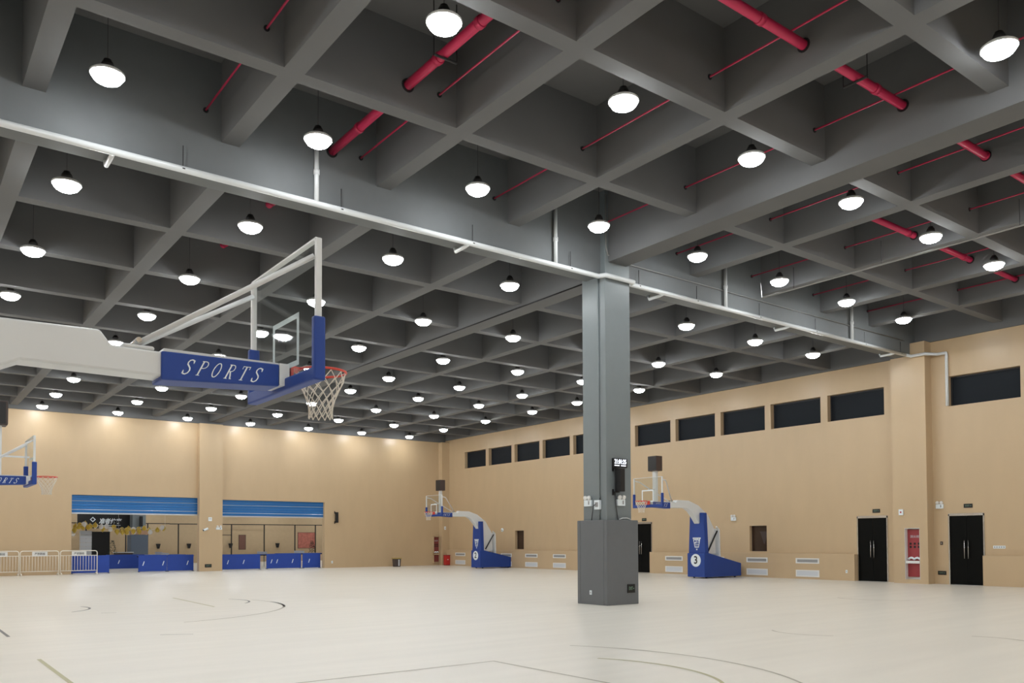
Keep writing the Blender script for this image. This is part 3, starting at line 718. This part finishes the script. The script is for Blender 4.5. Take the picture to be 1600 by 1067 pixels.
# bin and fire box
o = thing('trash_bin', 'dark trash bin with yellowish lid at the back wall', 'bin', (24.15, 43.2, 0))
MB().prism([(-.17, 0), (.17, 0), (.21, .46), (-.21, .46)], 1, -.17, .17).build('body', 'bin_dark', o, bevel=.02); MB().box((-.235, -.2, .46), (.235, .2, .52)).build('lid', 'bin_lid', o, bevel=.015); MB().box((.02, -.176, .05), (.1, -.17, .42)).build('sticker', 'vent_pale', o)
o = thing('extinguisher_box', 'red fire extinguisher box on floor in the far corner', 'fire box', (27.72, 43.3, 0))
MB().box((-.16, -.12, .03), (.16, .12, .6)).build('body', 'red_box', o, bevel=.01); MB().box((-.17, -.13, .6), (.17, .13, .64)).build('lid', 'red_cab', o); MB().box((-.05, -.126, .34), (.05, -.12, .38)).build('handle', 'vent_white', o); MB().box((-.15, -.11, 0), (.15, .11, .03)).build('foot', 'black', o)

# crowd control barriers
def fence(x0, x1, label):
    t = thing('crowd_barrier', label, 'barrier', ((x0 + x1) / 2, 43.35, 0), 0, 'white crowd barriers by the back wall'); w = (x1 - x0) / 2; R = .1
    pts = [(-w, 0, .06), (-w, 0, 1.12 - R)] + [(-w + R - R * math.cos(a), 0, 1.12 - R + R * math.sin(a)) for a in (PI / 6, PI / 3, PI / 2)] + [(w - R + R * math.cos(a), 0, 1.12 - R + R * math.sin(a)) for a in (PI / 2, PI / 3, PI / 6)] + [(w, 0, 1.12 - R), (w, 0, .06)]
    MB().tube(pts, .022, 8).build('outer_tube', 'fence_white', t, True)
    for z in (.90, .19): MB().tube([(-w, 0, z), (w, 0, z)], .017, 8).build('rail', 'fence_white', t, True)
    n = 12; br = MB().tube([(0, 0, .19), (0, 0, .9)], .011, 6).mesh('bar', 'fence_white', True)
    for i in range(n):
        b = link('bar', br, t); b.location = (-w + 2 * w * (i + 1) / (n + 1), 0, 0)
    for s in (-1, 1): MB().tube([(s * (w - .03), -.25, .0225), (s * (w - .03), -.1, .09), (s * (w - .03), .1, .09), (s * (w - .03), .25, .0225)], .0225, 8).build('foot', 'fence_white', t, True)
    sg = MB().box((-.31, -.032, .88), (.31, -.024, 1.09)).build('sign', 'vent_white', t)
    text_mesh('lettering', '严禁翻越', .12, 'sign_black', sg, (0, -.034, .985), FACE_NY, width=.42)
fence(3.40, 4.89, 'white crowd barrier cut off by the left picture edge')
fence(4.95, 6.49, 'white crowd barrier, middle one of three at back wall')
fence(6.56, 8.11, 'white crowd barrier in front of the left opening')

# ================================================================== HALL BEHIND
def court_barrier(x0, x1, y, label, h=.80, marks=()):
    t = thing('court_divider', label, 'divider', ((x0 + x1) / 2, y, 0), 0, 'blue court dividers'); w = (x1 - x0) / 2
    MB().box((-w, -.012, .03), (w, .012, h)).build('cloth', 'barrier_blue', t)
    MB().tube([(-w, 0, h), (w, 0, h)], .016, 8).tube([(-w + .02, 0, 0), (-w + .02, 0, h)], .014, 6).tube([(w - .02, 0, 0), (w - .02, 0, h)], .014, 6).build('frame', 'barrier_blue', t)
    for s in (-1, 1): MB().box((s * (w - .03) - .02, -.16, 0), (s * (w - .03) + .02, .16, .02)).build('foot', 'black', t)
    for m in marks:
        MB().prism([(m - .05, h * .38), (m - .01, h * .38), (m + .06, h * .64), (m + .02, h * .64)], 1, -.016, -.012).build('swoosh', 'white_paint', t)
court_barrier(7.2, 8.87, 44.5, 'blue court divider behind the right-hand crowd barrier', .86)
court_barrier(10.25, 11.62, 44.7, 'blue court divider, left half of row in left opening', .84, (-.45, .5))
court_barrier(11.64, 12.95, 44.72, 'blue court divider beside the pilaster in left opening', .84, (.35,))
court_barrier(14.36, 16.5, 44.7, 'blue court divider at left in the right opening', .82, (-.7, .15))
court_barrier(16.85, 18.85, 44.7, 'blue court divider in the middle of right opening', .82, (-.72, -.4, .5))
court_barrier(18.88, 19.95, 44.55, 'blue court divider at right end of right opening', .82, (-.15,))
court_barrier(9.9, 11.9, 50.5, 'blue court divider further back seen through left opening', .8, (-.35,))
def table(x, y, label, rz=0):
    t = thing('table_tennis_table', label, 'table', (x, y, 0), rz, 'table tennis tables in the hall behind')
    MB().box((-1.37, -.76, .735), (1.37, .76, .76)).build('table_top', 'table_blue', t)
    MB().box((-1.3, -.7, .68), (1.3, .7, .735)).build('apron', 'dark_metal', t)
    MB().box((-.01, -.8, .76), (.01, .8, .91)).build('net', 'panel_white', t)
    for sx in (-1.1, -.35, .35, 1.1):
        for sy in (-.6, .6): MB().tube([(sx, sy, 0), (sx, sy, .7)], .022, 6).build('leg', 'panel_white', t)
table(13.3, 53.0, 'blue table tennis table behind the gap in left opening')
table(12.5, 48.5, 'blue table tennis table behind the left dividers', 0)
table(18.2, 49.0, 'blue table tennis table behind the right opening dividers')
table(21.6, 51.5, 'blue table tennis table at the right end of right opening')
# black net frame
nf = thing('net_frame', 'black post and rail frame along the hall behind', 'frame', (16, 60.9, 0))
for x in (10.71, 13.15, 14.55, 16.59, 20.33, 22.78, 25.19, 26.86): MB().box((x - 16 - .035, -.03, 0), (x - 16 + .035, .03, 2.8)).build('post', 'black', nf)
MB().box((-7, -.03, 2.77), (-.0, .03, 2.83)).build('top_rail', 'black', nf); MB().box((0, -.03, 2.75), (11.5, .03, 2.81)).build('top_rail', 'black', nf)
MB().box((2.0, -.03, 1.98), (4.3, .03, 2.03)).build('cross_rail', 'black', nf)
# column with speaker, sign, shop front
col2 = struct(MB().box((12.75, 57.2, 0), (13.55, 58.0, 5.2)).build('trim_6', 'bluegrey'), 'grey column in the hall behind the left opening')
o = thing('column_pad', 'slate blue pad round the far column in left opening', 'pad', (13.15, 57.6, 0)); MB().box((-.52, -.52, 0), (.52, -.405, 1.98)).build('pad_panel', 'slate_door', o); MB().box((-.52, -.405, 0), (-.405, .52, 1.98)).build('pad_panel', 'slate_door', o); MB().box((.405, -.405, 0), (.52, .52, 1.98)).build('pad_panel', 'slate_door', o)
o = thing('banner', 'pinkish banner across the far column above its pad', 'banner', (13.15, 57.1, 2.0)); MB().box((-.55, -.02, 0), (.55, .0, .3)).build('cloth', 'banner_pink', o); MB().tube([(-.57, -.01, .3), (.57, -.01, .3)], .015, 6).build('rod', 'dark_metal', o)
o = thing('column_speaker', 'black loudspeaker on the far grey column', 'speaker', (13.2, 57.2, 2.85)); MB().box((-.04, -.2, -.33), (.12, -.03, .33)).build('cabinet', 'black', o); MB().box((0, -.03, -.2), (.05, 0, .2)).build('bracket', 'dark_metal', o)
sg = thing('shop_sign', 'black sign with white diamond and lettering in the hall behind', 'sign', (11.25, 58.0, 2.4))
MB().box((-1.55, -.05, 0), (1.55, .05, .95)).build('board', 'sign_black', sg)
text_mesh('lettering', '准者体育', .36, 'white_paint', sg, (.32, -.053, .44), FACE_NY, shear=.25, width=1.35, bold=.012)
MB().box((-.35, -.056, .19), (.95, -.05, .215)).build('underline', 'white_paint', sg)
dm_ = MB(); q = .17; cx_ = -.68; cz_ = .56; t_ = .05
for i in range(4):
    a0, a1 = PI / 2 * i, PI / 2 * (i + 1)
    p = lambda r, a: (cx_ + r * math.cos(a), -.054, cz_ + r * math.sin(a))
    dm_.raw([p(q, a0), p(q, a1), p(q - .07, a1), p(q - .07, a0)], [(0, 1, 2, 3)])
dm_.build('diamond_emblem', 'white_paint', sg)
for s in (-1, 1): MB().tube([(s * 1.2, 0, .95), (s * 1.2, 0, 2.8)], .02, 6).build('hanger', 'dark_metal', sg)
o = thing('stacked_boxes', 'tall white shelving panels left of the dark doorway', 'shelving', (10.3, 58.6, 0))
for k in range(9): MB().box((-.34, -.2, k * .25), (.3, .2, k * .25 + .24)).build('panel', 'panel_white', o)
o = thing('dark_doorway_panel', 'black panel in place of the dark doorway under the black sign', 'screen', (11.15, 58.6, 0)); MB().box((-.5, -.04, .02), (.5, .04, 2.2)).build('panel', 'sign_black', o); MB().box((-.54, -.06, 0), (-.5, .06, 2.22)).box((.5, -.06, 0), (.54, .06, 2.22)).build('frame', 'dark_metal', o)  # black panel stands in for the darkness of the open doorway
o = thing('reception_desk', 'low counter beside the dark doorway', 'counter', (12.0, 56.2, 0)); MB().box((-.5, -.25, 0), (.5, .25, .85)).build('body', 'clock_brown', o); MB().box((-.55, -.3, .85), (.55, .3, .9)).build('top', 'panel_white', o)
def plant(label, x, y, h, z=0.0, cone=True):
    t = thing('potted_tree', label, 'plant', (x, y, z)); MB().lathe([(.12, 0), (.17, .3), (.15, .3)], 12).build('pot', 'pot', t)
    MB().tube([(0, 0, .28), (0, 0, .5)], .025, 6).build('stem', 'pot', t)
    fo = MB()
    for i in range(260):
        u = random.random(); a = random.random() * 2 * PI; r = (1 - u) * .3 * (.6 + .4 * random.random()) + .02; zc = .42 + u * (h - .42)
        c = Vector((r * math.cos(a), r * math.sin(a), zc)); d = Vector((math.cos(a), math.sin(a), random.uniform(-.4, .6))) * .09; s = Vector((-math.sin(a), math.cos(a), 0)) * .03
        fo.raw([c - s, c + d * .5 - s * .2 + Vector((0, 0, .02)), c + d, c + s], [(0, 1, 2, 3)])
    fo.build('foliage', 'foliage', t)
plant('dark conical potted tree behind dividers in left opening', 11.05, 54.6, 1.62)
plant('dark conical potted tree at right end of right opening', 24.1, 55.2, 1.55)
o = thing('notice_poster', 'reddish poster on the far wall at right', 'poster', (26.6, Y2 - .001, 1.0)); MB().box((-.7, -.03, 0), (.7, -.01, 1.2)).build('sheet', 'poster_red', o); MB().box((-.73, -.025, -.03), (.73, 0, 1.23)).build('frame', 'clock_brown', o)
o = thing('wall_niche', 'pinkish narrow niche door on the far wall', 'wall niche', (21.5, Y2 - .001, .95)); MB().box((-.24, -.03, 0), (.24, -.01, 1.05)).build('door', 'niche_door', o); MB().box((-.27, -.02, -.03), (.27, 0, 1.08)).build('frame', 'clock_brown', o)
for i, x in enumerate((15.5, 17.6, 20.6, 24.2)):
    o = thing('wall_lantern', 'small dark wall bracket on the far wall, %s from left' % ORD[i], 'bracket', (x, Y2, 1.05)); MB().prism([(-.06, 0), (.06, 0), (.14, .34), (-.14, .34)], 1, -.2, -.02).build('basket', 'dark_metal', o); MB().box((-.05, -.02, .05), (.05, 0, .3)).build('plate', 'black', o)
# balloons
path = [(7.58, 2.05), (7.75, 2.3), (8.34, 2.38), (9.08, 2.28), (9.69, 2.16), (10.15, 2.14), (10.93, 2.2), (11.24, 2.12), (11.73, 2.15), (11.98, 2.3)]
bm_g = MB().lathe([(.004, -.17), (.02, -.155), (.008, -.14), (.05, -.11), (.105, -.03), (.115, .04), (.09, .1), (.05, .128), (.01, .135)], 12)
BG, BW = bm_g.mesh('balloon', 'gold', True), bm_g.mesh('balloon', 'balloon_white', True)
gar = thing('balloon_garland', 'garland of gold and white balloons hung across the left opening', 'balloons', (9.7, 46.5, 2.2))
GO = Vector((9.7, 46.5, 2.2))
MB().tube([tuple(Vector((x, 46.5, z + .05)) - GO) for x, z in path], .006, 5).build('cord', 'balloon_white', gar, True)
for x, z in (path[1], path[4], path[-1]): MB().tube([tuple(Vector((x, 46.5, z + .05)) - GO), tuple(Vector((x, 46.5, 5.2)) - GO)], .004, 5).build('hanging_line', 'balloon_white', gar)
nb = 0; spots = []
for i in range(len(path) - 1):
    (xa, za), (xb, zb) = path[i], path[i + 1]; L = math.hypot(xb - xa, zb - za)
    for k in range(int(L / .012) if i < 7 else 3):
        u = random.random(); p = Vector((xa + (xb - xa) * u, 46.5 + random.uniform(-.26, .26), za + (zb - za) * u + random.uniform(-.13, .10)))
        if all((p - q).length > .235 for q in spots): spots.append(p)
spots.sort(key=lambda p: p.x)
for p in spots:
    g = random.random() < .6; nb += 1
    o = link('balloon', BG if g else BW, gar); o.location = p - GO; o.rotation_euler = (PI if random.random() < .4 else random.uniform(-.3, .3), random.uniform(-.3, .3), random.random() * 6)
